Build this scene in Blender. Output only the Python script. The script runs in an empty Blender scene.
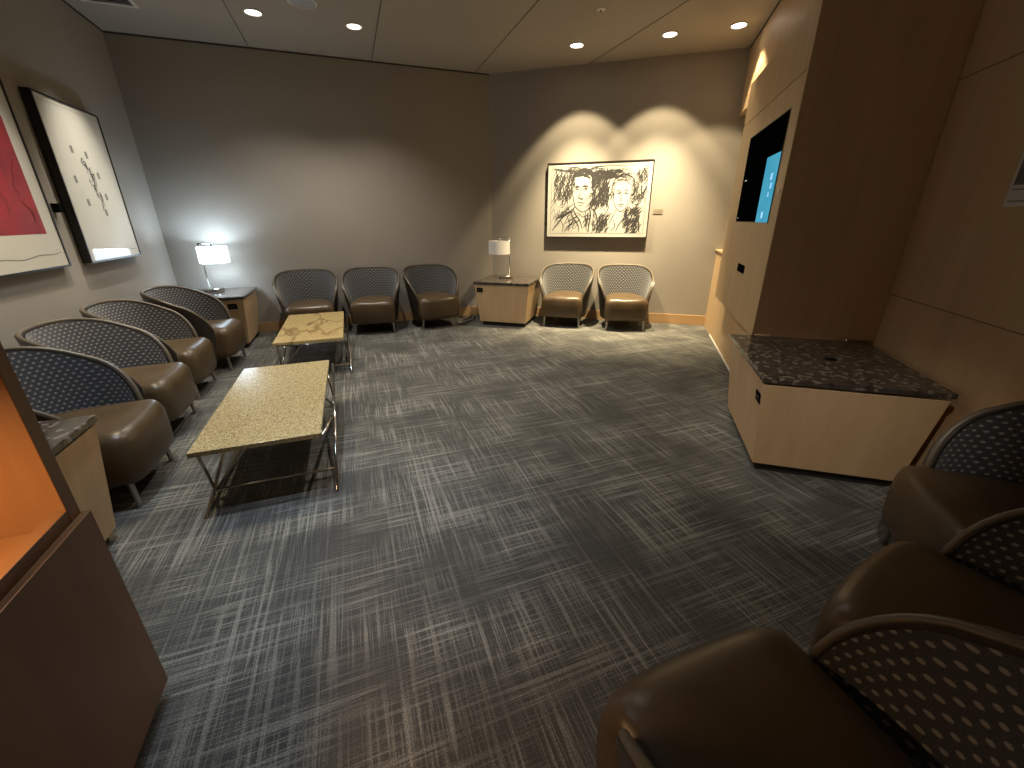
import bpy, bmesh, math, random
from mathutils import Vector, Matrix, noise
random.seed(7)
PI = math.pi
S = bpy.context.scene
COL = S.collection

# ------------------------------------------------------------------ camera
FPX, PITCH, ROLL, YAW, CAMZ = 417.19, 0.3765, -0.0052, -0.3542, 1.5
cy_, sy_ = math.cos(YAW), math.sin(YAW)
fw = Vector((-sy_*math.cos(PITCH), cy_*math.cos(PITCH), -math.sin(PITCH)))
rt0 = Vector((cy_, sy_, 0)); up0 = rt0.cross(fw)
rt = rt0*math.cos(ROLL) + up0*math.sin(ROLL)
up = up0*math.cos(ROLL) - rt0*math.sin(ROLL)
cam = bpy.data.cameras.new('camera'); cam_ob = bpy.data.objects.new('camera', cam); COL.objects.link(cam_ob)
cam.sensor_fit = 'HORIZONTAL'; cam.sensor_width = 36; cam.lens = FPX/1024*36; cam.clip_start = .02
m = Matrix((rt, up, -fw)).transposed().to_4x4(); m.translation = Vector((0, 0, CAMZ)); cam_ob.matrix_world = m
S.camera = cam_ob

# ------------------------------------------------------------------ world + exposure
S.view_settings.view_transform = 'Standard'; S.view_settings.look = 'None'
S.view_settings.gamma = 1; S.view_settings.use_curve_mapping = False
S.view_settings.exposure = 1.2
W = bpy.data.worlds.new('world'); S.world = W; W.use_nodes = True
W.node_tree.nodes['Background'].inputs[0].default_value = (1, .86, .70, 1)
W.node_tree.nodes['Background'].inputs[1].default_value = .05

# ------------------------------------------------------------------ room numbers
H, YB, XL, C1X = 3.407, 6.755, -2.179, 2.176
A = Vector((.59884, .80087)); N = Vector((.80087, -.59884))     # along / across the wood wall
NW, NP, NR, AE = 1.0265, .90, 1.705, 3.575                       # wood wall, upper panel, right wall, panel end
A2 = 6.713                                                       # short back wall
ANG = math.atan2(A.y, A.x) - PI/2                                # rotation of a frame whose +y is A, +x is N
def an(a, n): return A*a + N*n

def spot(name, loc, target, power, deg, blend, color, radius=.04):
    l = bpy.data.lights.new(name, 'SPOT'); o = bpy.data.objects.new(name, l); COL.objects.link(o)
    l.energy = power; l.spot_size = math.radians(deg); l.spot_blend = blend; l.color = color; l.shadow_soft_size = radius
    o.location = loc; d = Vector(target)-Vector(loc); o.rotation_euler = d.to_track_quat('-Z', 'Y').to_euler()
    return o
WARM = (1, .82, .51); NEUT = (1, .93, .82); COOL = (.72, .85, 1)
ZL = H-.03
# lamps seen in the ceiling
spot('washer_light', (2.837, 5.40, ZL), (2.837+.50, 5.40+.67, 0), 50, 82, .3, WARM)
spot('washer_light', (3.662, 4.773, ZL), (3.662+.50, 4.773+.67, 0), 50, 82, .3, WARM)
spot('washer_light', (4.198, 4.336, ZL), (4.05, 4.2, 0), 40, 96, .25, WARM)
spot('down_spot', (-.58, 5.725, ZL), (-.58, 5.3, 0), 66, 122, 1, NEUT)
spot('down_spot', (.358, 5.731, ZL), (.358, 5.3, 0), 66, 122, 1, NEUT)
for x, y in ((2.837, 5.40), (3.662, 4.773)):     # the reflectors throw most of their light at the lower wall
    spot('washer_light', (x, y, ZL), (x+.34, y+.455, -.3), 430, 66, 1, WARM)
# lamps of the same ceiling above the frame, plus one added spot
spot('down_spot', (-.75, 2.35, ZL), (-1.0, 2.6, 0), 75, 96, 1, COOL)
spot('down_spot', (1.0, 3.4, ZL), (.95, 3.6, 0), 80, 112, 1, NEUT)
spot('down_spot', (.2, .2, ZL), (2.42, 1.5, .38), 95, 26, 1, NEUT)  # added narrow spot to brighten the wide low table's front, no known fixture
spot('down_spot', (-.12, 1.75, ZL), (-.12, 1.85, 0), 62, 40, 1, COOL)
spot('down_spot', (-1.30, 3.6, ZL), (-1.0, 3.6, 0), 60, 80, .7, WARM)
spot('picture_light', (-1.45, 5.25, ZL), (-2.1, 5.25, 1.25), 85, 48, 1, NEUT)
spot('picture_light', (-1.45, 4.0, ZL), (-2.1, 4.0, 1.25), 85, 48, 1, NEUT)

# ------------------------------------------------------------------ node helpers
class NT:
    def __init__(s, name):
        s.m = bpy.data.materials.new(name); s.m.use_nodes = True; s.t = s.m.node_tree; s.b = s.t.nodes['Principled BSDF']
    def n(s, kind, **kw):
        x = s.t.nodes.new(kind)
        for k, v in kw.items(): setattr(x, k, v)
        return x
    def l(s, a, b): s.t.links.new(a, b)
    def setv(s, sock, v):
        if isinstance(v, (int, float)): sock.default_value = v
        elif isinstance(v, (tuple, list)): sock.default_value = v
        else: s.l(v, sock)
    def math(s, op, a, b=0, c=None, clamp=False):
        x = s.n('ShaderNodeMath', operation=op); x.use_clamp = clamp
        s.setv(x.inputs[0], a); s.setv(x.inputs[1], b)
        if c is not None: s.setv(x.inputs[2], c)
        return x.outputs[0]
    def mix(s, f, a, b):
        x = s.n('ShaderNodeMix', data_type='RGBA'); s.setv(x.inputs['Factor'], f)
        s.setv(x.inputs['A'], (*a, 1) if isinstance(a, tuple) else a); s.setv(x.inputs['B'], (*b, 1) if isinstance(b, tuple) else b)
        return x.outputs['Result']
    def coord(s, which='Object', scale=(1, 1, 1), rot=(0, 0, 0), loc=(0, 0, 0)):
        c = s.n('ShaderNodeTexCoord'); mp = s.n('ShaderNodeMapping')
        mp.inputs['Scale'].default_value = scale; mp.inputs['Rotation'].default_value = rot; mp.inputs['Location'].default_value = loc
        s.l(c.outputs[which], mp.inputs[0]); return mp.outputs[0]
    def noise(s, vec, scale, detail=3, rough=.5):
        x = s.n('ShaderNodeTexNoise'); s.l(vec, x.inputs['Vector']); x.inputs['Scale'].default_value = scale
        x.inputs['Detail'].default_value = detail; x.inputs['Roughness'].default_value = rough; return x.outputs['Fac']
    def ramp(s, f, a, b, lo=0., hi=1.):
        x = s.n('ShaderNodeMapRange'); s.setv(x.inputs[0], f); x.inputs[1].default_value = a; x.inputs[2].default_value = b
        x.inputs[3].default_value = lo; x.inputs[4].default_value = hi; return x.outputs[0]
    def bump(s, h, strength=.2, dist=.002):
        x = s.n('ShaderNodeBump'); x.inputs['Strength'].default_value = strength; x.inputs['Distance'].default_value = dist
        s.l(h, x.inputs['Height']); s.l(x.outputs[0], s.b.inputs['Normal'])
    def base(s, v): s.setv(s.b.inputs['Base Color'], (*v, 1) if isinstance(v, tuple) and len(v) == 3 else v)
    def par(s, rough=.5, metal=0., **kw):
        s.setv(s.b.inputs['Roughness'], rough); s.b.inputs['Metallic'].default_value = metal
        for k, v in kw.items(): s.setv(s.b.inputs[k.replace('_', ' ')], v)
        return s.m

def plain(name, col, rough=.5, metal=0., var=.12, scale=30, **kw):
    t = NT(name); v = t.coord(); f = t.noise(v, scale, 3)
    t.base(t.mix(t.ramp(f, .3, .7), tuple(c*(1-var) for c in col), tuple(min(1, c*(1+var)) for c in col)))
    return t.par(rough, metal, **kw)

def wood(name, c1, c2, rough=.38, axis='z', pores=.15):
    t = NT(name); sc = {'z': (6, 6, .55), 'y': (6, .55, 6), 'x': (.55, 6, 6)}[axis]
    v = t.coord(scale=sc); f = t.noise(v, 1.6, 5, .6); g = t.noise(v, 22, 4, .7)
    c = t.mix(t.ramp(f, .32, .68), c1, c2); c = t.mix(t.math('MULTIPLY', t.ramp(g, .5, .8), pores), c, tuple(x*.6 for x in c1))
    t.base(c); t.bump(g, .05, .001); return t.par(rough)

def emis(name, col, strength):
    t = NT(name); t.base(col); t.b.inputs['Emission Color'].default_value = (*col, 1); t.b.inputs['Emission Strength'].default_value = strength
    return t.par(.5)

M = {}
def wallmat(name, col):
    t = NT(name); v = t.coord(); f = t.noise(v, 1.1, 3); g = t.noise(v, 260, 2)
    t.base(t.mix(t.ramp(f, .3, .7), tuple(c*.96 for c in col), tuple(c*1.04 for c in col))); t.bump(g, .12, .001); return t.par(.85)
M['wall'] = wallmat('wall_vinyl', (.33, .295, .25))
M['ceiling'] = wallmat('ceiling_panel', (.40, .355, .29))
M['maple'] = wood('maple', (.55, .37, .20), (.63, .44, .25), .5)
M['maple_h'] = wood('maple_flat', (.55, .37, .20), (.63, .44, .25), .36, 'x')
M['maple_y'] = wood('maple_long', (.55, .37, .20), (.63, .44, .25), .36, 'y')
M['cherry'] = wood('cherry', (.165, .078, .030), (.215, .105, .042), .35)
M['cherry_y'] = wood('cherry_flat', (.165, .078, .030), (.215, .105, .042), .35, 'y')
M['base_wood'] = wood('baseboard_wood', (.50, .31, .15), (.56, .36, .18), .4, 'x')
M['black'] = plain('black_plastic', (.008, .008, .008), .7, Specular_IOR_Level=0.)
M['dark'] = plain('toe_kick_black', (.015, .013, .011), .7)
M['frame'] = plain('black_frame', (.013, .011, .010), .35)
M['chrome'] = plain('chrome', (.62, .60, .57), .16, 1., .03)
M['steel'] = plain('brushed_steel', (.42, .40, .37), .3, 1., .05)
M['white_trim'] = plain('white_enamel', (.75, .73, .68), .4, 0, .03)
M['seam'] = plain('shadow_gap', (.06, .05, .04), .8)
M['cord'] = plain('white_cord', (.8, .78, .74), .4, 0, .02)
M['tagcard'] = plain('label_card', (.24, .20, .15), .5, 0, .05)

def leather(name, col):
    t = NT(name); v = t.coord(); g = t.noise(v, 160, 4, .6); f = t.noise(v, 5, 3)
    t.base(t.mix(t.ramp(f, .3, .7), tuple(c*.85 for c in col), tuple(c*1.15 for c in col))); t.bump(g, .12, .001)
    return t.par(t.ramp(f, .3, .7, .30, .40))
M['leather'] = leather('brown_leather', (.088, .057, .028))
M['leather_d'] = leather('dark_leather', (.038, .031, .024))
M['piping'] = leather('taupe_piping', (.13, .105, .075))

# dotted fabric: staggered oval dots, laid out in the shell's own UV (metres)
t = NT('dotted_fabric'); uv = t.n('ShaderNodeUVMap'); uv.uv_map = 'UVMap'; sp = t.n('ShaderNodeSeparateXYZ'); t.l(uv.outputs[0], sp.inputs[0])
du, dv = .040, .024
rv = t.math('DIVIDE', sp.outputs[1], dv); row = t.math('FLOOR', rv); odd = t.math('MULTIPLY', t.math('MODULO', row, 2), .5)
ru = t.math('ADD', t.math('DIVIDE', sp.outputs[0], du), odd)
fu = t.math('SUBTRACT', t.math('FRACT', ru), .5); fv = t.math('SUBTRACT', t.math('FRACT', rv), .5)
d = t.math('SQRT', t.math('ADD', t.math('POWER', t.math('MULTIPLY', fu, du/.0085), 2), t.math('POWER', t.math('MULTIPLY', fv, dv/.0055), 2)))
dot = t.ramp(d, .8, 1.15, 1, 0); dot.node.clamp = True
wv = t.noise(t.coord(), 220, 2)
t.base(t.mix(dot, t.mix(t.ramp(wv, .3, .7), (.040, .041, .047), (.070, .070, .076)), (.31, .295, .26)))
t.bump(wv, .2, .001); M['fabric'] = t.par(.8, Sheen_Weight=.25)

# carpet: plank blocks with woven streaks running one way or the other
t = NT('carpet_weave'); co = t.coord()
sp = t.n('ShaderNodeSeparateXYZ'); t.l(co, sp.inputs[0])
def streak(sx, sy, sc, lo, hi, off=0.):
    return t.ramp(t.noise(t.coord(scale=(sx, sy, 1), loc=(off, off*.7, 0)), sc, 2, .6), lo, hi)
A1 = streak(1.1, 52, 1, .545, .61); B1 = streak(52, 1.1, 1, .545, .61, 3.)
A2_ = streak(3.5, 125, 1, .50, .62, 5.); B2_ = streak(125, 3.5, 1, .50, .62, 9.)
bx = t.math('FLOOR', t.math('DIVIDE', sp.outputs[0], .5)); by = t.math('FLOOR', t.math('DIVIDE', sp.outputs[1], .25))
comb = t.n('ShaderNodeCombineXYZ'); t.l(bx, comb.inputs[0]); t.l(by, comb.inputs[1])
wn = t.n('ShaderNodeTexWhiteNoise'); wn.noise_dimensions = '2D'; t.l(comb.outputs[0], wn.inputs[0])
gA = t.ramp(t.noise(t.coord(), 2.4, 2), .38, .58, .15, 1); gB = t.ramp(t.noise(t.coord(loc=(7, 3, 0)), 2.4, 2), .38, .58, .15, 1)
blk = t.ramp(wn.outputs[0], 0, 1, .65, 1.1)
la = t.math('MULTIPLY', t.math('MAXIMUM', A1, t.math('MULTIPLY', A2_, .75)), gA)
lb_ = t.math('MULTIPLY', t.math('MAXIMUM', B1, t.math('MULTIPLY', B2_, .75)), gB)
f = t.math('ADD', t.math('MULTIPLY', t.math('MAXIMUM', la, lb_), .62), t.math('MULTIPLY', t.math('MINIMUM', la, lb_), .3))
f = t.math('MULTIPLY', t.math('ADD', f, .10), blk)
gr = t.noise(t.coord(), 190, 3)
f = t.math('MULTIPLY', f, t.ramp(gr, .35, .65, .45, 1.4), clamp=True)
t.base(t.mix(f, (.037, .036, .034), (.31, .30, .26))); t.bump(gr, .6, .004); M['carpet'] = t.par(.95)

# gold granite, two cuts of stone, and the dark granite of the side tables
def granite(name, lo, hi, fleck, sc, streaks=0., rough=.18, dark=(.05, .035, .02), df=.25):
    t = NT(name); v = t.coord(); vo = t.n('ShaderNodeTexVoronoi'); t.l(v, vo.inputs['Vector']); vo.inputs['Scale'].default_value = sc
    a = t.noise(v, sc*.7, 4, .7); b = t.noise(v, sc*1.3, 2)
    s3 = t.n('ShaderNodeSeparateColor'); t.l(vo.outputs['Color'], s3.inputs[0])
    c = t.mix(t.ramp(a, .35, .65), lo, hi); c = t.mix(t.math('MULTIPLY', t.math('GREATER_THAN', s3.outputs[0], .80), .75), c, fleck)
    c = t.mix(t.math('MULTIPLY', t.math('LESS_THAN', s3.outputs[1], df), .7), c, dark)
    if streaks:
        w = t.noise(t.coord(scale=(3.2, 1.1, 1), rot=(0, 0, .6)), 1.0, 3, .5)
        band = t.math('SUBTRACT', 1, t.ramp(t.math('ABSOLUTE', t.math('SUBTRACT', w, .5)), 0, .035)); 
        band.node.use_clamp = True
        c = t.mix(t.math('MULTIPLY', band, streaks, clamp=True), c, (.16, .085, .03))
    t.base(c); return t.par(rough)
M['gold'] = granite('gold_granite', (.36, .27, .12), (.50, .39, .19), (.62, .54, .34), 190, df=.20, dark=(.10, .07, .03))
M['gold2'] = granite('veined_gold_granite', (.42, .30, .11), (.52, .39, .17), (.58, .46, .24), 120, .7, df=.06, dark=(.2, .13, .05))
M['dgran'] = granite('dark_granite', (.035, .028, .024), (.085, .062, .050), (.20, .17, .14), 45, 0, .12, (.01, .01, .01), .14)

# ------------------------------------------------------------------ mesh helpers
def link(name, me, mat, parent=None, loc=None, rotz=0, smooth=False):
    o = bpy.data.objects.new(name, me); COL.objects.link(o)
    if mat: me.materials.append(mat)
    if parent: o.parent = parent
    if loc is not None: o.location = loc
    if rotz: o.rotation_euler = (0, 0, rotz)
    if smooth:
        for p in me.polygons: p.use_smooth = True
    return o
def tag(o, label=None, cat=None, group=None, kind=None):
    if label: o['label'] = label
    if cat: o['category'] = cat
    if group: o['group'] = group
    if kind: o['kind'] = kind
    return o
def thing(name, label, cat, loc=(0, 0, 0), rotz=0, group=None):
    o = bpy.data.objects.new(name, None); COL.objects.link(o); o.empty_display_size = .1
    o.location = loc; o.rotation_euler = (0, 0, rotz); return tag(o, label, cat, group)
class MB:
    def __init__(s): s.bm = bmesh.new()
    def box(s, lo, hi, bev=0, seg=2):
        b = bmesh.new(); bmesh.ops.create_cube(b, size=1)
        for v in b.verts: v.co = Vector([(lo[i]+hi[i])/2 + v.co[i]*(hi[i]-lo[i]) for i in range(3)])
        if bev: bmesh.ops.bevel(b, geom=b.edges[:], offset=bev, segments=seg, profile=.5, affect='EDGES')
        return s.join(b)
    def hexa(s, bot, top, bev=0, seg=2):   # bot/top: four (x,y,z) each, counter-clockwise
        b = bmesh.new(); vb = [b.verts.new(p) for p in bot]; vt = [b.verts.new(p) for p in top]
        b.faces.new(vb[::-1]); b.faces.new(vt)
        for i in range(4): b.faces.new((vb[i], vb[(i+1) % 4], vt[(i+1) % 4], vt[i]))
        if bev: bmesh.ops.bevel(b, geom=b.edges[:], offset=bev, segments=seg, profile=.5, affect='EDGES')
        return s.join(b)
    def poly(s, pts, z0, z1, bev=0):
        b = bmesh.new(); vb = [b.verts.new((p[0], p[1], z0)) for p in pts]; vt = [b.verts.new((p[0], p[1], z1)) for p in pts]
        b.faces.new(vb[::-1]); b.faces.new(vt); n = len(pts)
        for i in range(n): b.faces.new((vb[i], vb[(i+1) % n], vt[(i+1) % n], vt[i]))
        if bev: bmesh.ops.bevel(b, geom=b.edges[:], offset=bev, segments=2, profile=.5, affect='EDGES')
        return s.join(b)
    def tube(s, pts, r, seg=12, r2=None):
        pts = [Vector(p) for p in pts]; b = bmesh.new(); rings = []; n = len(pts)
        d0 = (pts[1]-pts[0]).normalized(); u = d0.orthogonal().normalized()
        for i, p in enumerate(pts):
            d = ((pts[min(i+1, n-1)]-pts[max(i-1, 0)])).normalized(); u = (u-d*u.dot(d)).normalized(); w = d.cross(u)
            rr = r if r2 is None else r+(r2-r)*i/(n-1)
            rings.append([b.verts.new(p+(u*math.cos(2*PI*k/seg)+w*math.sin(2*PI*k/seg))*rr) for k in range(seg)])
        for i in range(n-1):
            for k in range(seg): b.faces.new((rings[i][k], rings[i][(k+1) % seg], rings[i+1][(k+1) % seg], rings[i+1][k]))
        b.faces.new(rings[0][::-1]); b.faces.new(rings[-1]); return s.join(b)
    def lathe(s, prof, seg=32, c=(0, 0, 0), closed=False):
        b = bmesh.new(); rings = []
        for (r, z) in prof:
            rings.append([b.verts.new((c[0]+max(r, 1e-4)*math.cos(2*PI*k/seg), c[1]+max(r, 1e-4)*math.sin(2*PI*k/seg), c[2]+z)) for k in range(seg)])
        m_ = len(rings); rng = range(m_) if closed else range(m_-1)
        for i in rng:
            j = (i+1) % m_
            for k in range(seg): b.faces.new((rings[i][k], rings[i][(k+1) % seg], rings[j][(k+1) % seg], rings[j][k]))
        if not closed: b.faces.new(rings[0][::-1]); b.faces.new(rings[-1])
        return s.join(b)
    def join(s, b):
        me = bpy.data.meshes.new('t'); b.to_mesh(me); b.free(); s.bm.from_mesh(me); bpy.data.meshes.remove(me); return s
    def build(s, name, mat, parent=None, loc=None, rotz=0, smooth=False, auto=False):
        bmesh.ops.recalc_face_normals(s.bm, faces=s.bm.faces[:])
        me = bpy.data.meshes.new(name); s.bm.to_mesh(me); s.bm.free()
        o = link(name, me, mat, parent, loc, rotz, smooth or auto)
        if auto: me.set_sharp_from_angle(angle=math.radians(35))
        return o
def struct(o): o['kind'] = 'structure'; return o
def copy_tree(o, parent=None):
    c = o.copy(); COL.objects.link(c)
    if parent: c.parent = parent
    for ch in list(o.children): copy_tree(ch, c)
    return c

# ------------------------------------------------------------------ the room
c1 = Vector((C1X, YB)); c2 = an(A2, NW); F = an(AE, NR)
RA = -1.6                                             # how far the right wall runs behind the camera
Rb = an(RA, NR)
floor_pts = [(XL-.1, -1.6), (Rb.x+.3, -1.6), (5.6, -1.6), (5.6, 7.2), (XL-.1, 7.2)]
struct(MB().poly([(XL-.1, -1.8), (5.8, -1.8), (5.8, 7.2), (XL-.1, 7.2)], -.08, 0).build('floor', M['carpet']))
struct(MB().poly([(XL-.1, -1.8), (5.8, -1.8), (5.8, 7.2), (XL-.1, 7.2)], H, H+.1).build('ceiling', M['ceiling']))
struct(MB().box((XL-.12, -1.8, 0), (XL, YB+.12, H)).build('wall_left', M['wall']))
struct(MB().box((XL, YB, 0), (C1X+.06, YB+.12, H)).build('wall_back', M['wall']))
c2o = an(A2, NW+.45)
struct(MB().poly([c1, c2o, c2o+A*.12, c1+A*.12], 0, H).build('wall_back_right', M['wall']))
# wood wall: base run, bulkhead above the recess, back of the recess
def anbox(a0, a1, n0, n1, z0, z1, bev=0):
    return MB().hexa([(*an(a, n), z0) for a, n in ((a0, n0), (a0, n1), (a1, n1), (a1, n0))][::1], [(*an(a, n), z1) for a, n in ((a0, n0), (a0, n1), (a1, n1), (a1, n0))], bev)
w = MB()
for b in ((AE, A2, NW, NW+.5, 0, 1.07), (AE, A2, NW, NW+.5, 2.70, H), (AE, 5.50, NW, NW+.5, 1.07, 2.70)):
    q = anbox(*b); me = bpy.data.meshes.new('t'); q.bm.to_mesh(me); w.bm.from_mesh(me)
struct(w.build('wall_wood', M['maple']))
struct(anbox(5.50, A2, NW+.45, NW+.55, 1.0, 2.8).build('wall_recess', M['wall']))
struct(anbox(5.50, A2-.001, NW-.02, NW+.44, 1.071, 1.095, .004).build('trim_1', M['maple']))          # ledge of the recess
struct(anbox(2.2, AE+.4, NR, NR+.12, 0, H).build('wall_right', M['maple']))
struct(anbox(RA, 2.2, NR+.45, NR+.57, 0, H).build('wall_right_near', M['maple']))
struct(anbox(2.2, 2.32, NR+.12, NR+.57, 0, H).build('wall_right_step', M['maple']))
for k, z in enumerate((1.0, 2.25)):
    struct(anbox(2.2, AE, NR-.002, NR, z-.0018, z+.0018).build('trim_%d' % (2+k), M['seam']))
# baseboards
struct(MB().box((XL, -1.8, 0), (XL+.014, YB, .145), .003).build('baseboard_left', M['maple_y']))
struct(MB().box((XL+.014, YB-.014, 0), (C1X, YB, .145), .003).build('baseboard_back', M['base_wood']))
L2 = (c2-c1).length
struct(MB().box((.0, -.014, 0), (L2, 0, .145), .003).build('baseboard_back_right', M['base_wood'], None, (*c1, 0), math.atan2(N.y, N.x)))
struct(anbox(AE+.1, 6.10, NW-.012, NW, 0, .02, .002).build('baseboard_wood', M['white_trim']))
# dark reveal between walls and ceiling, and the ceiling seams
struct(MB().box((XL, -1.8, H-.018), (XL+.006, YB, H-.001)).build('trim_6', M['seam']))
struct(MB().box((XL, YB-.006, H-.018), (C1X, YB, H-.001)).build('trim_7', M['seam']))
struct(anbox(AE, A2, NW-.006, NW, H-.02, H-.001).build('trim_8', M['seam']))
k = 9
for x in (-.80, .587, 1.97, 3.30):
    y1 = YB if x < C1X else YB-(x-C1X)*.7477
    struct(MB().box((x-.004, -1.8, H-.003), (x+.004, y1, H)).build('trim_%d' % k, M['seam'])); k += 1

# ------------------------------------------------------------------ the tall wood cabinet that holds the television
t_ = thing('media_cabinet', 'tall maple wood wall cabinet panel around the black television', 'cabinet', (*an((AE+5.48)/2, NP), 0), ANG)
hw = (5.48-AE)/2
def part(nm, lo, hi, mat, bev=.002, parent=t_): return MB().box(lo, hi, bev).build(nm, mat, parent)
part('front_panel', (0, -hw+.018, .64), (.024, hw, 2.375), M['maple'])
part('top_panel', (0, -hw+.018, 2.383), (.024, hw, 2.745), M['maple'])
part('carcass', (.024, -hw+.018, .66), (NW-NP-.001, hw, 2.74), M['maple'])
part('side_panel', (0, -hw, .66), (NR-NP-.002, -hw+.017, 2.745), M['maple'])
o = part('cable_opening', (-.004, 4.24-(AE+hw-0), 1.035), (0, 4.52-(AE+hw), 1.105), M['black'], .001); o['label'] = 'black rectangular port below the television'
o = MB().lathe([(0, 0), (.012, 0), (.012, .006), (0, .006)], 16).build('cabinet_lock', M['steel'], t_, (-.006, -hw+.07, 1.676)); o.rotation_euler = (0, PI/2, 0)

# television
tv = thing('television', 'black flat television set into the maple wall, light blue picture at its right edge', 'television', (*an(4.385, NP), 1.46), ANG)
MB().box((-.005, -.607, 0), (-.001, .607, .745), .003).build('bezel', M['frame'], tv)
tt = NT('screen_black'); tt.base((.003, .003, .003)); M['scr'] = tt.par(.4, Specular_IOR_Level=0.)
MB().box((-.006, -.600, .008), (-.005, .600, .737)).build('screen', M['scr'], tv)
tt = NT('screen_blue'); v = tt.coord(scale=(1, 1, 1)); f = tt.noise(v, 3, 2); c = tt.mix(tt.ramp(f, .35, .65), (.06, .38, .58), (.09, .45, .62)); tt.base((.02, .05, .06)); tt.l(c, tt.b.inputs['Emission Color']); tt.b.inputs['Emission Strength'].default_value = .36
M['blue'] = tt.par(.5, Specular_IOR_Level=0.)
bl = MB().box((-.0066, -.602, .006), (-.006, -.225, .482)).build('picture_area', M['blue'], tv); bl['label'] = 'light blue picture area on the screen'
M['icon'] = emis('screen_icon', (.22, .55, .95), .42); M['icon2'] = emis('screen_text', (.75, .8, .8), .1)
for (y, z, q) in ((-.47, .33, .030), (-.50, .265, .026), (-.465, .205, .020), (-.40, .06, .03)):
    MB().box((-.0072, y-q, z-q*.8), (-.0067, y+q, z+q*.8), .0002).build('screen_icon', M['icon'], bl)
MB().box((-.0066, .42, .362), (-.0061, .50, .372)).build('screen_text', M['icon2'], tv)
MB().box((-.0066, .50, .035), (-.0061, .56, .042)).build('screen_text', M['icon2'], tv)

# ------------------------------------------------------------------ side tables: tapered maple boxes under dark granite
def side_table(label, x, y, rot, w_, d_, port, group=None):
    """front is local -y; origin at the middle of the front edge of the granite, on the floor"""
    g = thing('side_table', label, 'side table', (x, y, 0), rot, group)
    h_ = .65; tp = .055
    MB().box((-w_/2, 0, h_-.03), (w_/2, d_, h_), .004).build('granite_top', M['dgran'], g)
    x1, x0 = w_/2-.012, w_/2-.012-tp
    MB().hexa([(-x0, .012+tp, .06), (x0, .012+tp, .06), (x0, d_-.012-tp, .06), (-x0, d_-.012-tp, .06)],
              [(-x1, .012, h_-.044), (x1, .012, h_-.044), (x1, d_-.012, h_-.044), (-x1, d_-.012, h_-.044)], .003).build('body', M['maple'], g)
    MB().box((-x1+.008, .02, h_-.0435), (x1-.008, d_-.02, h_-.0305)).build('top_rail', M['steel'], g)
    MB().box((-x0+.03, .012+tp+.03, 0), (x0-.03, d_-.042-tp, .0595)).build('toe_kick', M['dark'], g)
    if port:
        px, pz = port; o = MB().box((-.048, -.003, -.032), (.048, .003, .032), .002).build('power_port', M['black'], g)
        fr = (h_-.044-pz)/(h_-.104); o.location = (px, .012+tp*fr-.0025, pz); o.rotation_euler = (math.atan2(tp, h_-.104), 0, 0)
        s = MB()
        for dx in (-.024, .006): s.box((dx, -.0045, -.012), (dx+.018, -.003, .012), .001)
        s.build('socket', M['seam'], o)
    return g
# beside back-left corner
g1 = side_table('side table in the back left corner holding the glowing lamp', -1.68, 5.86, 0, .82, .87, (.27, .535))
# beside corner of the two back walls, square to the short wall
f0 = an(5.805, -.23)
g2 = side_table('side table in front of the bend of the back walls, holding the unlit lamp', *an(5.80, -1.88), ANG, .84, .87, (-.33, .535))
# low table by the television wall: its front faces the room (-N)
g3 = side_table('wide low side table with a cable hole against the television cabinet', *an(3.05, .745), ANG-PI/2, 1.02, .90, (.42, .50))
o = MB().lathe([(0, 0), (.035, 0), (.035, .002), (.026, .003), (0, .003)], 24).build('cable_grommet', M['black'], g3, (0.02, .50, .6501))
g0 = side_table('side table half hidden behind the near left wooden kiosk cabinet', -1.225, 1.93, PI/2, .86, .90, None)

# ------------------------------------------------------------------ lamps
def desk_lamp(label, x, y, z, rot, lit, lean=0.):
    """base disc, upright, level arm over the shade; shade hangs at local -x"""
    g = thing('table_lamp', label, 'lamp', (x, y, z+.001), rot)
    MB().lathe([(0, 0), (.108, 0), (.110, .004), (.110, .034), (.105, .040), (.02, .042), (0, .042)], 40).build('lamp_base', M['chrome'], g, (-.055, 0, 0), auto=True)
    MB().tube([(0, 0, .03), (0, 0, .585)], .0075, 14).build('lamp_pole', M['chrome'], g, smooth=True)
    MB().tube([(.012, 0, .585), (-.17, 0, .585)], .007, 14).build('lamp_arm', M['chrome'], g, smooth=True)
    MB().tube([(-.155, 0, .585), (-.155, 0, .50)], .010, 14).build('lamp_socket', M['chrome'], g, smooth=True)
    tt = NT('shade_linen_lit' if lit else 'shade_linen'); v = tt.coord(); f = tt.noise(v, 120, 2)
    tt.base(tt.mix(f, (.74, .72, .68), (.85, .83, .79))); tt.b.inputs['Roughness'].default_value = .8
    if lit:
        tt.b.inputs['Emission Color'].default_value = (.62, .82, 1, 1); tt.b.inputs['Emission Strength'].default_value = 4.0
    sh = MB().lathe([(.158, 0), (.162, 0), (.162, .19), (.158, .19)], 48, closed=True).build('lamp_shade', tt.m, g, (-.155, 0, .355), auto=True)
    sp_ = MB()
    for k in range(3):
        a = 2*PI*k/3+.4; sp_.tube([(0, 0, .17), (.158*math.cos(a), .158*math.sin(a), .17)], .002, 8)
    sp_.build('shade_ring', M['chrome'], sh)
    bu = MB().lathe([(0, -.02), (.018, -.015), (.026, .0), (.022, .025), (.011, .05), (0, .052)], 20).build('bulb', emis('bulb_glow', (.85, .94, 1), 12) if lit else M['white_trim'], g, (-.155, 0, .44), smooth=True)
    return g
lp1 = desk_lamp('glowing white drum lamp on the side table in the back left corner', -1.76, 6.50, .65, math.radians(160), True)
lp2 = desk_lamp('unlit white drum lamp on the side table between the two groups of back chairs', 2.27, 6.22, .65, math.atan2(N.y, N.x)+.15, False)
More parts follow.
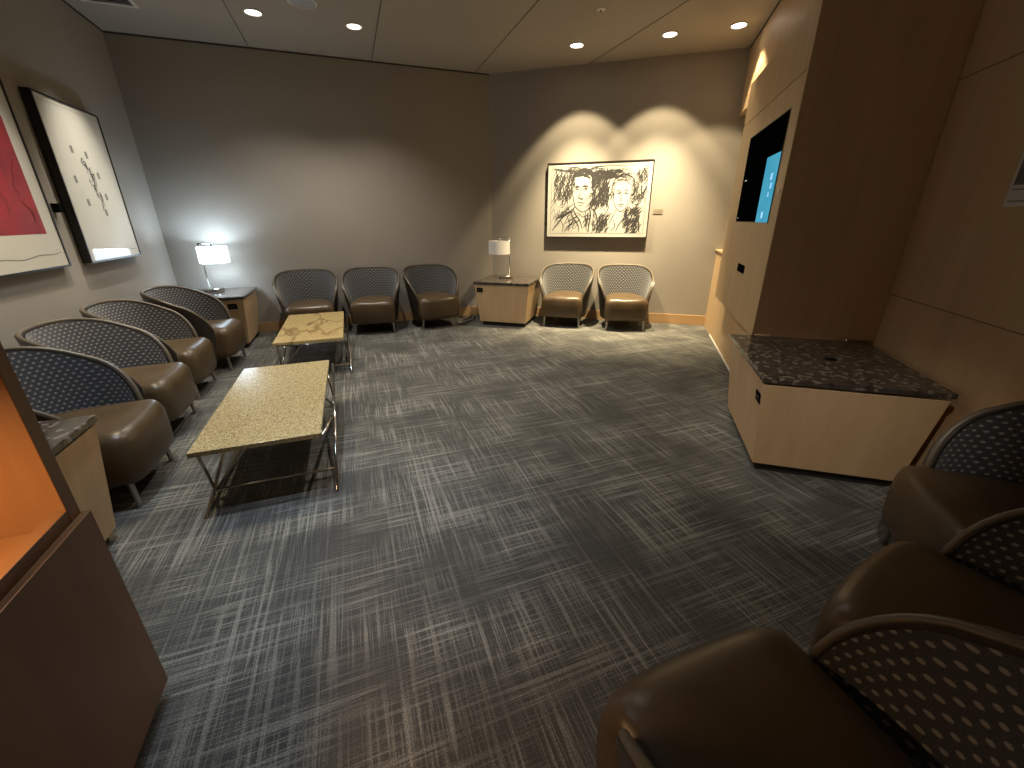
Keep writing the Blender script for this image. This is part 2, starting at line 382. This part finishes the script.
pl = bpy.data.lights.new('lamp_glow', 'POINT'); plo = bpy.data.objects.new('lamp_glow', pl); COL.objects.link(plo)
pl.energy = 8; pl.color = (.58, .78, 1); pl.shadow_soft_size = .04
plo.location = (-1.76+.155*math.cos(math.radians(-20)), 6.50+.155*math.sin(math.radians(-20)), .65+.50)

# ------------------------------------------------------------------ tub chairs
CH, PHM, ZB = .85, math.radians(125), .145
def rim_z(phi):
    t = min(1, abs(phi)/PHM); return .445 + (CH-.445)*max(0, 1-t**2.8)**.78
def plan(phi, z, inset=0.):
    q = max(0, (z-ZB)/(CH-ZB)); a = .315+.105*q**.9-inset; b = .305+.085*q**.9-inset
    s, c = math.sin(phi), math.cos(phi); e = 2/2.35
    return Vector((a*math.copysign(abs(s)**e, s), -.03+b*math.copysign(abs(c)**e, c), z))
TH = .034
def shell_patch(inset, z0, nphi=56, nz=12, drop=0.):
    bm = bmesh.new(); uvl = bm.loops.layers.uv.new('UVMap'); g = []; uvs = {}
    for i in range(nphi+1):
        phi = -PHM+2*PHM*i/nphi; zt = rim_z(phi)-drop; col = []
        for j in range(nz+1):
            z = z0+(zt-z0)*j/nz; v = bm.verts.new(plan(phi, z, inset)); uvs[v] = (phi*.37+10, z+1); col.append(v)
        g.append(col)
    for i in range(nphi):
        for j in range(nz):
            f = bm.faces.new((g[i][j], g[i+1][j], g[i+1][j+1], g[i][j+1]))
            for l in f.loops: l[uvl].uv = uvs[l.vert]
    return bm, g
def make_chair(lea):
    r = thing('tub_chair', 'x', 'chair')
    # leather outer shell: outer surface, inner liner and closed edges
    bm, g = shell_patch(0, ZB); n = len(g); nz = len(g[0])
    inner = [[bm.verts.new(plan(-PHM+2*PHM*i/(n-1), v.co.z, TH)) for v in g[i]] for i in range(n)]
    for i in range(n-1):
        for j in range(nz-1): bm.faces.new((inner[i][j], inner[i][j+1], inner[i+1][j+1], inner[i+1][j]))
        bm.faces.new((g[i][nz-1], g[i+1][nz-1], inner[i+1][nz-1], inner[i][nz-1])); bm.faces.new((g[i][0], inner[i][0], inner[i+1][0], g[i+1][0]))
    for i in (0, n-1):
        for j in range(nz-1): bm.faces.new((g[i][j], g[i][j+1], inner[i][j+1], inner[i][j]))
    bmesh.ops.recalc_face_normals(bm, faces=bm.faces[:])
    me = bpy.data.meshes.new('outer_shell'); bm.to_mesh(me); bm.free(); o = link('outer_shell', me, M['leather_d'], r, smooth=True); me.set_sharp_from_angle(angle=math.radians(50))
    # dotted fabric lining
    bm, g = shell_patch(TH+.006, .36, drop=.012); bmesh.ops.recalc_face_normals(bm, faces=bm.faces[:])
    me = bpy.data.meshes.new('inner_back'); bm.to_mesh(me); bm.free(); link('inner_back', me, M['fabric'], r, smooth=True)
    # piping along the rim and down the front edges
    pts = [plan(-PHM, z, TH*.5) for z in (ZB+.02, .25, .35)] + [plan(-PHM+2*PHM*i/48, rim_z(-PHM+2*PHM*i/48)+.002, TH*.5) for i in range(49)] + [plan(PHM, z, TH*.5) for z in (.35, .25, ZB+.02)]
    MB().tube(pts, TH*.36, 10).build('rim_piping', M['piping'], r, smooth=True)
    # seat block: rounded front, crowned top
    out = []; hwid = .292
    for k in range(13): 
        t = -1+2*k/12; e = abs(t)
        out.append((hwid*t if e < .99 else hwid*t, -.355-.022*(1-t*t)+.03*max(0, e-.8)/.2))
    right = [(hwid+.0, -.28), (hwid-.003, -.12), (hwid-.012, .02)]
    arc = [(.27*math.cos(a), .03+.24*math.sin(a)) for a in [math.radians(x) for x in (15, 35, 55, 75, 90, 105, 125, 145, 165)]]
    left = [(-x, y) for x, y in right[::-1]]
    pts2 = out+right+arc+left
    bm = bmesh.new(); levels = []
    prof = [(.150, .030), (.165, .008), (.20, .0), (.30, -.004), (.385, -.002), (.418, .008), (.440, .026), (.455, .055), (.463, .10), (.468, .18)]
    cx, cy = 0, -.10
    for z, ins in prof:
        ring = []
        for (x, y) in pts2:
            d = Vector((x-cx, y-cy)); L = d.length; s = (L-ins)/L; ring.append(bm.verts.new((cx+d.x*s, cy+d.y*s, z)))
        levels.append(ring)
    m_ = len(pts2)
    for a, b in zip(levels, levels[1:]):
        for k in range(m_): bm.faces.new((a[k], a[(k+1) % m_], b[(k+1) % m_], b[k]))
    ct = bm.verts.new((cx, cy, .473)); cb = bm.verts.new((cx, cy, .150))
    for k in range(m_): bm.faces.new((levels[-1][k], levels[-1][(k+1) % m_], ct)); bm.faces.new((levels[0][(k+1) % m_], levels[0][k], cb))
    bmesh.ops.recalc_face_normals(bm, faces=bm.faces[:])
    me = bpy.data.meshes.new('seat'); bm.to_mesh(me); bm.free(); link('seat', me, M['leather'], r, smooth=True)
    for sx in (-1, 1):
        MB().tube([(sx*.262, -.295, 0), (sx*.255, -.285, .16)], .0135, 14, .016).build('leg', M['steel'], r, auto=True)
        MB().tube([(sx*.20, .235, 0), (sx*.19, .215, .16)], .0135, 14, .016).build('leg', M['steel'], r, auto=True)
    MB().box((-.235, -.275, .135), (.235, .20, .152), .004).build('seat_base', M['dark'], r)
    return r
proto = make_chair(M['leather'])
used = [False]
def chair(x, y, face, label, group):
    """x, y of the chair's centre; face = direction its front looks to"""
    c = proto if not used[0] else copy_tree(proto); used[0] = True
    c.location = (x, y, 0); c.rotation_euler = (0, 0, math.atan2(face[1], face[0])+PI/2)
    c['label'] = label; c['group'] = group; return c
GL, GB, GS, GR = 'tub chairs along the left wall', 'tub chairs along the long back wall', 'tub chairs under the couple picture', 'tub chairs in the dark at the near right'
chair(-1.60, 2.81, (1, .02), 'brown tub chair nearest the camera on the left wall, beside the kiosk cabinet', GL)
chair(-1.69, 3.64, (1, .0), 'second brown tub chair from the camera in the left wall row', GL)
chair(-1.74, 4.475, (1, .0), 'third brown tub chair from the camera in the left wall row', GL)
chair(-1.64, 5.31, (1, -.06), 'farthest tub chair of the left wall row, next to the corner side table', GL)
chair(-.61, 6.37, (.05, -1), 'dark tub chair against the back wall, nearest the glowing lamp, behind the veined coffee table', GB)
chair(.23, 6.37, (-.13, -1), 'dark tub chair in the middle of the three against the back wall', GB)
chair(1.08, 6.36, (.14, -1), 'dark tub chair against the back wall, nearest the unlit lamp', GB)
chair(2.995, 5.71, (-.62, -.78), 'lit tub chair under the couple picture, next to the side table', GS)
chair(3.675, 5.205, (-.42, -.91), 'lit tub chair under the picture, nearest the wooden wall', GS)
chair(.71, .20, (.0, 1), 'tub chair closest to the camera at the lower edge of the picture', GR)
chair(1.52, .24, (-.19, .98), 'shadowed tub chair in the middle of the near right row', GR)
chair(2.34, .50, (-.77, .64), 'shadowed tub chair farthest right, beside the wide low table', GR)

# ------------------------------------------------------------------ coffee tables
def coffee_table(label, x0, x1, y0, y1, mat):
    cx, cy = (x0+x1)/2, (y0+y1)/2; g = thing('coffee_table', label, 'coffee table', (cx, cy, 0)); a, b = (x1-x0)/2, (y1-y0)/2; Z = .40
    MB().box((-a, -b, Z-.028), (a, b, Z), .003).build('table_top', mat, g)
    for sx in (-1, 1):
        for sy in (-1, 1):
            ox = sx*(a+.004-(.010 if sy > 0 else -.010))+.012; foot = Vector((ox, sy*b, 0)); far = Vector((ox, -sy*(b-.03), Z-.03))
            jt = foot+(far-foot)*.14; jt2 = Vector((ox-sx*.03, jt.y, jt.z))
            MB().tube([foot, far], .0105, 12).build('leg', M['chrome'], g, smooth=True)
            if sx*sy < 0: continue
            br = MB().tube([(ox, jt.y-sy*.012, jt.z+.012), (sx*(a-.035), sy*(b-.03), Z-.029)], .0085, 12)
            br.tube([(ox-sx*.02, jt.y, jt.z+.01), (sx*(a-.26), sy*(b-.10), Z-.029)], .0085, 12); br.build('brace', M['steel'], g, smooth=True)
    for sy in (-1, 1):
        jx = a+.004-(.010 if sy > 0 else -.010); yj = sy*(b-.14*(2*b-.03)); MB().tube([(-jx+.024, yj, .14*(Z-.03)), (jx, yj, .14*(Z-.03))], .0085, 12).build('stretcher', M['chrome'], g, smooth=True)
    fr = MB()
    for sx in (-1, 1): fr.box((sx*(a-.06)-.012, -b+.05, Z-.046), (sx*(a-.06)+.012, b-.05, Z-.0285))
    for sy in (-1, 1): fr.box((-a+.05, sy*(b-.09)-.012, Z-.046), (a-.05, sy*(b-.09)+.012, Z-.0285))
    fr.build('under_frame', M['steel'], g)
    return g
coffee_table('near coffee table with speckled gold granite top and chrome legs', -.915, -.285, 2.30, 3.69, M['gold'])
coffee_table('far coffee table with dark veined gold stone top, in front of the back chairs', -.815, -.175, 4.43, 5.80, M['gold2'])

# ------------------------------------------------------------------ pictures
def gloss_paper(name, col, coat=.6):
    t = NT(name); v = t.coord(); f = t.noise(v, 4, 3); t.base(t.mix(f, tuple(c*.95 for c in col), col)); return t.par(.6, Coat_Weight=coat, Coat_Roughness=.02)
M['paper'] = gloss_paper('art_paper', (.66, .63, .53)); M['paper_w'] = gloss_paper('art_paper_white', (.47, .455, .41), .1)
M['ink'] = plain('black_ink', (.03, .027, .024), .6); M['ink_g'] = plain('grey_ink', (.20, .19, .16), .6)
tt = NT('red_ink'); v = tt.coord(); f = tt.noise(v, 3.5, 6, .7); tt.base(tt.mix(tt.ramp(f, .42, .70), (.36, .012, .018), (.16, .012, .02))); M['red'] = tt.par(.6, Coat_Weight=.6, Coat_Roughness=.02)
def picture(label, loc, rotz, w_, h_, dep, paper, fw_=.014):
    """faces local -y; origin at the bottom centre on the wall"""
    g = thing('framed_picture', label, 'picture', loc, rotz); y0 = -dep
    fr = MB()
    fr.box((-w_/2, y0, 0), (-w_/2+fw_, -.002, h_)); fr.box((w_/2-fw_, y0, 0), (w_/2, -.002, h_)); fr.box((-w_/2+fw_, y0, 0), (w_/2-fw_, -.002, fw_)); fr.box((-w_/2+fw_, y0, h_-fw_), (w_/2-fw_, -.002, h_))
    fr.build('frame', M['frame'], g)
    MB().box((-w_/2+fw_, y0+.008, fw_), (w_/2-fw_, -.004, h_-fw_)).build('art_sheet', paper, g)
    return g, y0+.0075
def stroke(bm, pts, wd, y, k=[0]):
    """flat brush stroke in the x-z plane, Catmull-Rom smoothed, width wd swelling in the middle"""
    k[0] = (k[0]+1) % 40; y = y - k[0]*.00002
    P = [Vector(p) for p in pts]
    if len(P) > 2:
        Q = [P[0]]+P+[P[-1]]; out = []
        for i in range(1, len(Q)-2):
            for s in range(6):
                t = s/6; a, b, c, d = Q[i-1], Q[i], Q[i+1], Q[i+2]
                out.append(.5*((2*b)+(c-a)*t+(2*a-5*b+4*c-d)*t*t+(3*b-a-3*c+d)*t**3))
        out.append(P[-1]); P = out
    n = len(P); L = []; R_ = []
    for i, p in enumerate(P):
        d = (P[min(i+1, n-1)]-P[max(i-1, 0)]); d = d.normalized() if d.length > 1e-9 else Vector((1, 0)); nn = Vector((-d.y, d.x)); w_ = wd*.5*(.45+.55*math.sin(PI*i/(n-1)))
        L.append(bm.verts.new((p.x+nn.x*w_, y, p.y+nn.y*w_))); R_.append(bm.verts.new((p.x-nn.x*w_, y, p.y-nn.y*w_)))
    for i in range(n-1): bm.faces.new((L[i], R_[i], R_[i+1], L[i+1]))
def strokes(name, mat, parent, lst, y):
    bm = bmesh.new()
    for pts, wd in lst: stroke(bm, pts, wd, y)
    me = bpy.data.meshes.new(name); bm.to_mesh(me); bm.free(); return link(name, me, mat, parent)

# ink portrait of a couple on the short back wall
pc = Vector((3.455, 5.748)); pc = pc + A*(A2-A.dot(pc))
PW, PH = 1.48, 1.01
g, py = picture('wide black and white ink picture of a man and a woman above the lit chairs', (*pc, 1.235), ANG, PW, PH, .06, M['paper_w'])
def P_(u, v): return (-PW/2+.05+(PW-.1)*u, .05+(PH-.1)*v)   # u right, v up in 0..1
def sc(pts): return [P_(*p) for p in pts]
rnd = random.Random(3); ink = []
def hatch(cu, cv, ru, rv, n, ang, ln, wd, jit=.5):
    for _ in range(n):
        u = cu+rnd.uniform(-ru, ru); v = cv+rnd.uniform(-rv, rv); a = ang+rnd.uniform(-jit, jit); l = ln*rnd.uniform(.5, 1.2)
        p = [(u-math.cos(a)*l/2, v-math.sin(a)*l/2), (u+rnd.uniform(-.01, .01), v+rnd.uniform(-.02, .02)), (u+math.cos(a)*l/2, v+math.sin(a)*l/2)]
        p = [(min(.985, max(.015, q[0])), min(.98, max(.02, q[1]))) for q in p]; ink.append((sc(p), wd*rnd.uniform(.6, 1.3)))
# border
for a, b in (((.01, .01), (.99, .015)), ((.01, .99), (.99, .985)), ((.01, .01), (.012, .99)), ((.99, .015), (.985, .985))): ink.append((sc([a, ((a[0]+b[0])/2, (a[1]+b[1])/2+.004), b]), .006))
# dark background behind the heads
hatch(.14, .72, .09, .20, 120, 1.5, .16, .010); hatch(.53, .66, .08, .24, 150, 1.4, .18, .013, .4); hatch(.60, .87, .12, .05, 70, .2, .12, .013); hatch(.93, .70, .05, .22, 70, 1.3, .14, .010)
hatch(.17, .50, .05, .16, 26, 1.3, .14, .009); hatch(.45, .38, .04, .12, 24, 1.2, .12, .010); hatch(.30, .955, .24, .02, 16, .05, .2, .008); hatch(.07, .35, .03, .2, 12, 1.4, .2, .006)
hatch(.79, .90, .05, .05, 10, .1, .1, .006); hatch(.05, .62, .02, .2, 10, 1.5, .2, .006)
# man: hair, face outline, features, coat
M_ = [([(.235, .62), (.225, .74), (.25, .85), (.30, .93), (.37, .95), (.43, .90), (.455, .80), (.45, .66)], .016), ([(.25, .84), (.30, .88), (.36, .87), (.42, .82)], .026), ([(.28, .90), (.33, .93), (.40, .91), (.44, .84)], .034), ([(.30, .945), (.36, .955), (.42, .92)], .026), ([(.43, .88), (.455, .78), (.45, .70)], .030),
 ([(.235, .80), (.25, .88), (.29, .93)], .022), ([(.245, .74), (.24, .64), (.25, .54), (.27, .43), (.32, .355), (.37, .34), (.42, .40), (.44, .50), (.45, .60)], .009), ([(.45, .68), (.475, .69), (.475, .60), (.45, .56)], .008),
 ([(.26, .70), (.285, .715), (.315, .70)], .012), ([(.335, .70), (.365, .72), (.405, .70)], .012), ([(.265, .665), (.285, .675), (.305, .66)], .009), ([(.345, .66), (.37, .675), (.395, .66)], .009), ([(.285, .66), (.29, .655)], .012), ([(.37, .66), (.375, .655)], .012),
 ([(.325, .69), (.315, .60), (.305, .545), (.33, .53), (.35, .545)], .007), ([(.285, .47), (.315, .48), (.35, .47), (.375, .475)], .008), ([(.30, .445), (.33, .435), (.355, .445)], .006), ([(.38, .56), (.395, .50), (.385, .44)], .005), ([(.31, .40), (.34, .39)], .005),
 ([(.27, .42), (.24, .36), (.16, .28), (.09, .17), (.03, .05)], .015), ([(.25, .40), (.28, .30), (.33, .20), (.36, .08)], .012), ([(.22, .36), (.25, .26), (.31, .14), (.32, .03)], .012), ([(.42, .40), (.44, .30), (.43, .16), (.42, .03)], .014), ([(.36, .32), (.40, .20), (.40, .06)], .007), ([(.44, .40), (.48, .34), (.51, .24), (.515, .05)], .014), ([(.30, .33), (.37, .26), (.43, .33)], .008),
 ([(.12, .22), (.15, .12), (.14, .03)], .008), ([(.19, .27), (.22, .16), (.21, .04)], .009), ([(.07, .24), (.13, .27), (.19, .30)], .02), ([(.47, .30), (.47, .16), (.48, .04)], .01)]
hatch(.35, .90, .09, .035, 40, .1, .09, .014, .6); hatch(.445, .80, .015, .08, 20, 1.4, .08, .014, .3); hatch(.245, .78, .012, .07, 14, 1.5, .07, .010, .3); hatch(.29, .70, .015, .006, 6, .2, .03, .008); hatch(.37, .70, .02, .006, 6, .1, .035, .008); hatch(.42, .50, .015, .08, 10, 1.2, .05, .006); hatch(.33, .53, .02, .015, 5, .3, .03, .006)
hatch(.75, .83, .07, .03, 24, .3, .05, .006, 1.); hatch(.86, .68, .015, .12, 26, 1.2, .05, .007, 1.); hatch(.655, .66, .012, .12, 20, 1.3, .05, .007, .8); hatch(.72, .60, .015, .006, 5, .1, .025, .007); hatch(.79, .60, .015, .006, 5, .1, .025, .007)
hatch(.24, .22, .06, .14, 16, 1.1, .16, .009, .5); hatch(.40, .18, .03, .12, 12, 1.4, .16, .009, .3)
# woman: hair curls, face, collar, jacket
W_ = [([(.66, .58), (.645, .68), (.66, .78), (.71, .85), (.78, .86), (.845, .81), (.87, .70), (.86, .58), (.83, .50)], .010), ([(.67, .74), (.71, .79), (.77, .78), (.83, .72)], .008), ([(.69, .82), (.72, .77), (.76, .83), (.79, .78), (.83, .80)], .007), ([(.845, .72), (.875, .66), (.865, .58), (.885, .52)], .009), ([(.65, .66), (.635, .60), (.645, .54), (.63, .50)], .009), ([(.86, .62), (.88, .56), (.85, .50), (.87, .45)], .009),
 ([(.67, .66), (.665, .55), (.68, .44), (.72, .36), (.755, .34), (.80, .40), (.83, .50), (.84, .60)], .007), ([(.69, .63), (.71, .64), (.735, .625)], .008), ([(.765, .63), (.79, .645), (.815, .625)], .008), ([(.70, .595), (.715, .605), (.73, .59)], .008), ([(.775, .595), (.79, .605), (.81, .59)], .008), ([(.745, .60), (.74, .53), (.735, .50), (.755, .495)], .006), ([(.715, .435), (.745, .445), (.775, .435)], .009), ([(.725, .42), (.745, .41), (.765, .42)], .007),
 ([(.70, .37), (.67, .26), (.64, .16)], .008), ([(.80, .38), (.79, .26), (.74, .14), (.71, .04)], .010), ([(.66, .32), (.60, .24), (.56, .12), (.54, .02)], .015), ([(.83, .40), (.90, .30), (.94, .16), (.95, .03)], .014), ([(.68, .22), (.70, .12), (.66, .05)], .008), ([(.53, .36), (.56, .44), (.60, .46), (.62, .40), (.60, .32), (.56, .28), (.53, .32)], .009), ([(.56, .40), (.58, .37), (.59, .33)], .006)]
ink += [(sc(p), w_*1.45) for p, w_ in M_+W_]
hatch(.86, .20, .07, .16, 110, 1.2, .13, .012, .4); hatch(.57, .16, .05, .12, 70, 1.3, .12, .011, .4); hatch(.89, .40, .03, .08, 14, .8, .10, .012); hatch(.17, .33, .05, .04, 14, .5, .10, .012); hatch(.48, .18, .02, .12, 12, 1.4, .12, .010); hatch(.45, .52, .02, .12, 14, 1.4, .1, .012)
hatch(.27, .14, .03, .08, 5, 1.3, .12, .006); hatch(.90, .60, .04, .10, 12, 1.0, .08, .008)
strokes('ink_drawing', M['ink'], g, ink, py)
# wall label right of it
lb = thing('wall_label', 'small pale caption card right of the couple picture', 'label', (*(c2-N*.845), 1.555), ANG)
MB().box((-.065, -.006, 0), (.065, -.001, .065), .001).build('card', M['tagcard'], lb)
ln = MB()
for i in range(3): ln.box((-.045+.04, -.0068, .014+i*.014), (.045, -.006, .018+i*.014))
ln.build('caption_lines', M['ink_g'], lb)

# left wall: red block picture and sketch picture (both face +x)
g, py = picture('cream picture with a large red block, nearest the camera on the left wall', (XL, 4.01, 1.163), PI/2, 1.04, 1.28, .05, M['paper'])
MB().box((-.42, py+.0001, .25), (.375, py+.0004, 1.02)).build('red_block', M['red'], g)
rs = []
for _ in range(16):
    u = rnd.uniform(-.1, .33); v = rnd.uniform(.3, .8); rs.append(([(u, v), (u+rnd.uniform(-.05, .05), v+.05), (u+rnd.uniform(-.08, .04), v+.13)], .008))
tt = plain('dark_red_ink', (.10, .008, .012), .6)
strokes('dark_marks', tt, g, rs, py-.0003)
strokes('pencil_line', M['ink_g'], g, [([(-.45, .07), (-.2, .10), (0, .085), (.2, .105), (.36, .10), (.47, .115)], .007), ([(.40, .13), (.46, .135)], .004)], py)
g, py = picture('cream picture with small grey squares round a scribble, farther one on the left wall', (XL, 5.30, 1.16), PI/2, 1.0, 1.285, .07, M['paper'])
sk = []
for yy, zz in ((5.12, 2.02), (5.34, 2.0), (5.02, 1.78), (5.44, 1.84), (5.10, 1.60), (5.46, 1.66), (5.36, 1.52)):
    u, v = yy-5.30, zz-1.105; sk.append((u, v))
for u, v in sk: MB().hexa([(u-.020, py-.0002, v-.030), (u+.022, py-.0002, v-.026), (u+.022, py, v-.026), (u-.020, py, v-.030)], [(u-.022, py-.0002, v+.026), (u+.019, py-.0002, v+.031), (u+.019, py, v+.031), (u-.022, py, v+.026)]).build('grey_square', M['ink_g'], g)
sc2 = []
px_, pz_ = -.06, .86
for k in range(16):
    a = rnd.uniform(0, 6.28); sc2.append(([(px_, pz_), (px_+.05*math.cos(a), pz_+.05*math.sin(a)), (px_+rnd.uniform(-.05, .05), pz_-.06)], .008)); px_ += rnd.uniform(-.035, .035); pz_ -= .024
sc2.append(([(-.10, .82), (-.06, .86), (-.02, .80), (.02, .70), (.0, .60), (.05, .50), (.03, .44)], .010)); sc2.append(([(-.02, .56), (.03, .62), (.06, .70), (.04, .78)], .007))
strokes('scribble', M['ink'], g, sc2, py)
strokes('mat_line', M['ink_g'], g, [([(-.46, 1.235), (.46, 1.235)], .004), ([(-.46, .05), (-.46, 1.235)], .003), ([(.46, .05), (.46, 1.235)], .003), ([(.30, .07), (.36, .075), (.44, .07)], .006)], py)
cl = MB().box((0, -.026, -.034), (.05, .026, .034), .004).build('wall_bracket', M['black'], None, (XL+.001, 4.675, 1.60))
tag(cl, 'small black bracket on the left wall between the two pictures', 'bracket')

# notice on the right wall
nt = thing('wall_notice', 'white printed notice on the dark right wood wall at the picture edge', 'notice', (*an(2.63, NR), 1.545), ANG+PI/2 - PI)
nt.rotation_euler = (0, 0, math.atan2(-A.y, -A.x))      # local x runs along -A (to the viewer's right), -y faces the room
MB().box((-.21, -.008, 0), (.24, -.001, .62), .001).build('sheet', plain('notice_paper', (.62, .62, .62), .5, 0, .03), nt)
MB().box((-.19, -.0095, .095), (.22, -.008, .60)).build('printed_photo', plain('notice_print', (.13, .12, .12), .4, 0, .3, 12), nt)
ln = MB()
for i, (z, x) in enumerate(((.072, -.10), (.020, -.06))): ln.box((-.19, -.0095, z), (x, -.008, z+.006))
ln.build('printed_lines', M['ink_g'], nt)

# ------------------------------------------------------------------ kiosk cabinet at the near left, lit recess above a door
KX, KY1, KY0, KD = -.79, 1.30, .20, .62
kb = thing('kiosk_cabinet', 'tall reddish wood kiosk cabinet with a glowing orange recess at the near left', 'cabinet', (KX, (KY0+KY1)/2, 0))
hy = (KY1-KY0)/2
def kp(nm, lo, hi, mat=M['cherry'], bev=.002): return MB().box(lo, hi, bev).build(nm, mat, kb)
kp('side_panel', (-KD, hy-.045, .05), (-.001, hy, 2.1)); kp('side_panel', (-KD, -hy, .05), (-.001, -hy+.045, 2.1))
kp('back_panel', (-KD-.02, -hy, .05), (-KD-.001, hy, 2.1)); kp('recess_floor', (-KD, -hy+.046, .72), (-.002, hy-.046, .745), M['cherry_y'])
kp('recess_ceiling', (-KD, -hy+.046, 1.165), (-.002, hy-.046, 1.19), M['cherry_y']); kp('cabinet_top', (-KD-.02, -hy, 2.101), (0, hy, 2.13), M['cherry_y'])
kp('upper_front', (-.022, -hy+.046, 1.191), (-.001, hy-.046, 2.1)); kp('recess_sill', (-.035, -hy+.046, .7455), (-.001, hy-.046, .79), M['cherry_y'])
d = kp('door', (0, -hy, .055), (.021, hy, .755)); o = MB().lathe([(0, 0), (.009, 0), (.009, .010), (0, .012)], 14).build('door_lock', M['steel'], d, (.021, -.28, .45)); o.rotation_euler = (0, PI/2, 0)
kp('toe_kick', (-KD, -hy+.02, 0), (-.05, hy-.02, .0495), M['dark'])
rl = MB().box((-.30, -.3, 1.152), (-.20, .3, 1.164), .002).build('recess_light', emis('recess_glow', (1, .55, .24), 5), kb); rl['label'] = 'warm strip light under the recess ceiling'
al = bpy.data.lights.new('recess_lamp', 'AREA'); alo = bpy.data.objects.new('recess_lamp', al); COL.objects.link(alo)
al.shape = 'RECTANGLE'; al.size = .1; al.size_y = .6; al.energy = 5; al.color = (1, .60, .28); alo.location = (KX-.25, (KY0+KY1)/2, 1.148)

# ------------------------------------------------------------------ ceiling fittings
for x, y, lab, e in ((-.58, 5.725, 'round recessed ceiling light, farthest left of the five', 2.5), (.358, 5.731, 'round recessed ceiling light, second from the left', 2.5), (2.837, 5.40, 'round recessed ceiling light, in the middle of the five above the picture', 6), (3.662, 4.773, 'round recessed ceiling light, second from the right', 6), (4.198, 4.336, 'round recessed ceiling light nearest the wooden wall', 6)):
    g = thing('ceiling_light', lab, 'ceiling light', (x, y, H-.001), 0, 'recessed ceiling lights')
    MB().lathe([(.088, 0), (.088, -.006), (.074, -.008), (.070, 0)], 32, closed=True).build('light_trim', M['white_trim'], g, auto=True)
    MB().lathe([(0, 0), (.069, 0), (.066, -.003), (0, -.004)], 32).build('light_lens', emis('lens_glow', (1, .93, .80), e), g)
sp_ = thing('ceiling_speaker', 'round white ceiling speaker between the two left ceiling lights', 'speaker', (-.11, 5.33, H-.001))
MB().lathe([(.13, 0), (.13, -.008), (.115, -.010), (.112, -.002)], 36, closed=True).build('speaker_rim', M['white_trim'], sp_, auto=True)
MB().lathe([(0, -.001), (.111, -.001), (.09, -.006), (0, -.008)], 36).build('speaker_grille', plain('speaker_grille_grey', (.45, .46, .50), .6, 0, .3, 300), sp_)
sk_ = thing('fire_sprinkler', 'small white sprinkler cap in the ceiling above the picture', 'sprinkler', (2.618, 4.515, H-.001))
MB().lathe([(0, 0), (.042, 0), (.042, -.006), (.02, -.012), (0, -.012)], 24).build('escutcheon', M['white_trim'], sk_)
MB().lathe([(0, -.012), (.012, -.012), (.010, -.03), (0, -.03)], 16).build('sprinkler_head', M['steel'], sk_)
vt = thing('ceiling_vent', 'square air vent in the ceiling at the back left corner', 'vent', (-1.80, 5.72, H-.001))
fr = MB()
for lo, hi in (((-.22, .22), (.22, .25)), ((-.22, -.25), (.22, -.22)), ((.19, -.22), (.22, .22)), ((-.22, -.22), (-.19, .22))): fr.box((lo[0], lo[1], -.012), (hi[0], hi[1], 0))
fr.build('vent_frame', M['white_trim'], vt); MB().box((-.189, -.219, -.002), (.189, .219, -.0005)).build('vent_backing', M['dark'], vt)
sl = MB()
for i in range(9): sl.hexa([(-.188, -.20+i*.046, -.010), (.188, -.20+i*.046, -.010), (.188, -.195+i*.046, -.010), (-.188, -.195+i*.046, -.010)], [(-.188, -.18+i*.046, -.003), (.188, -.18+i*.046, -.003), (.188, -.175+i*.046, -.003), (-.188, -.175+i*.046, -.003)])
sl.build('vent_slats', M['white_trim'], vt)

# ------------------------------------------------------------------ white cable behind the side table
cb = thing('power_cord', 'white cord with a plug on the carpet left of the unlit lamp table', 'cord', (1.48, 6.27, 0))
MB().tube([(0, 0, .012), (.05, .03, .008), (.10, .10, .008), (.17, .13, .008), (.24, .20, .008), (.27, .30, .010)], .006, 8).build('cord_line', M['cord'], cb, smooth=True)
MB().box((-.045, -.022, 0), (.0, .010, .024), .006).build('plug', M['cord'], cb)
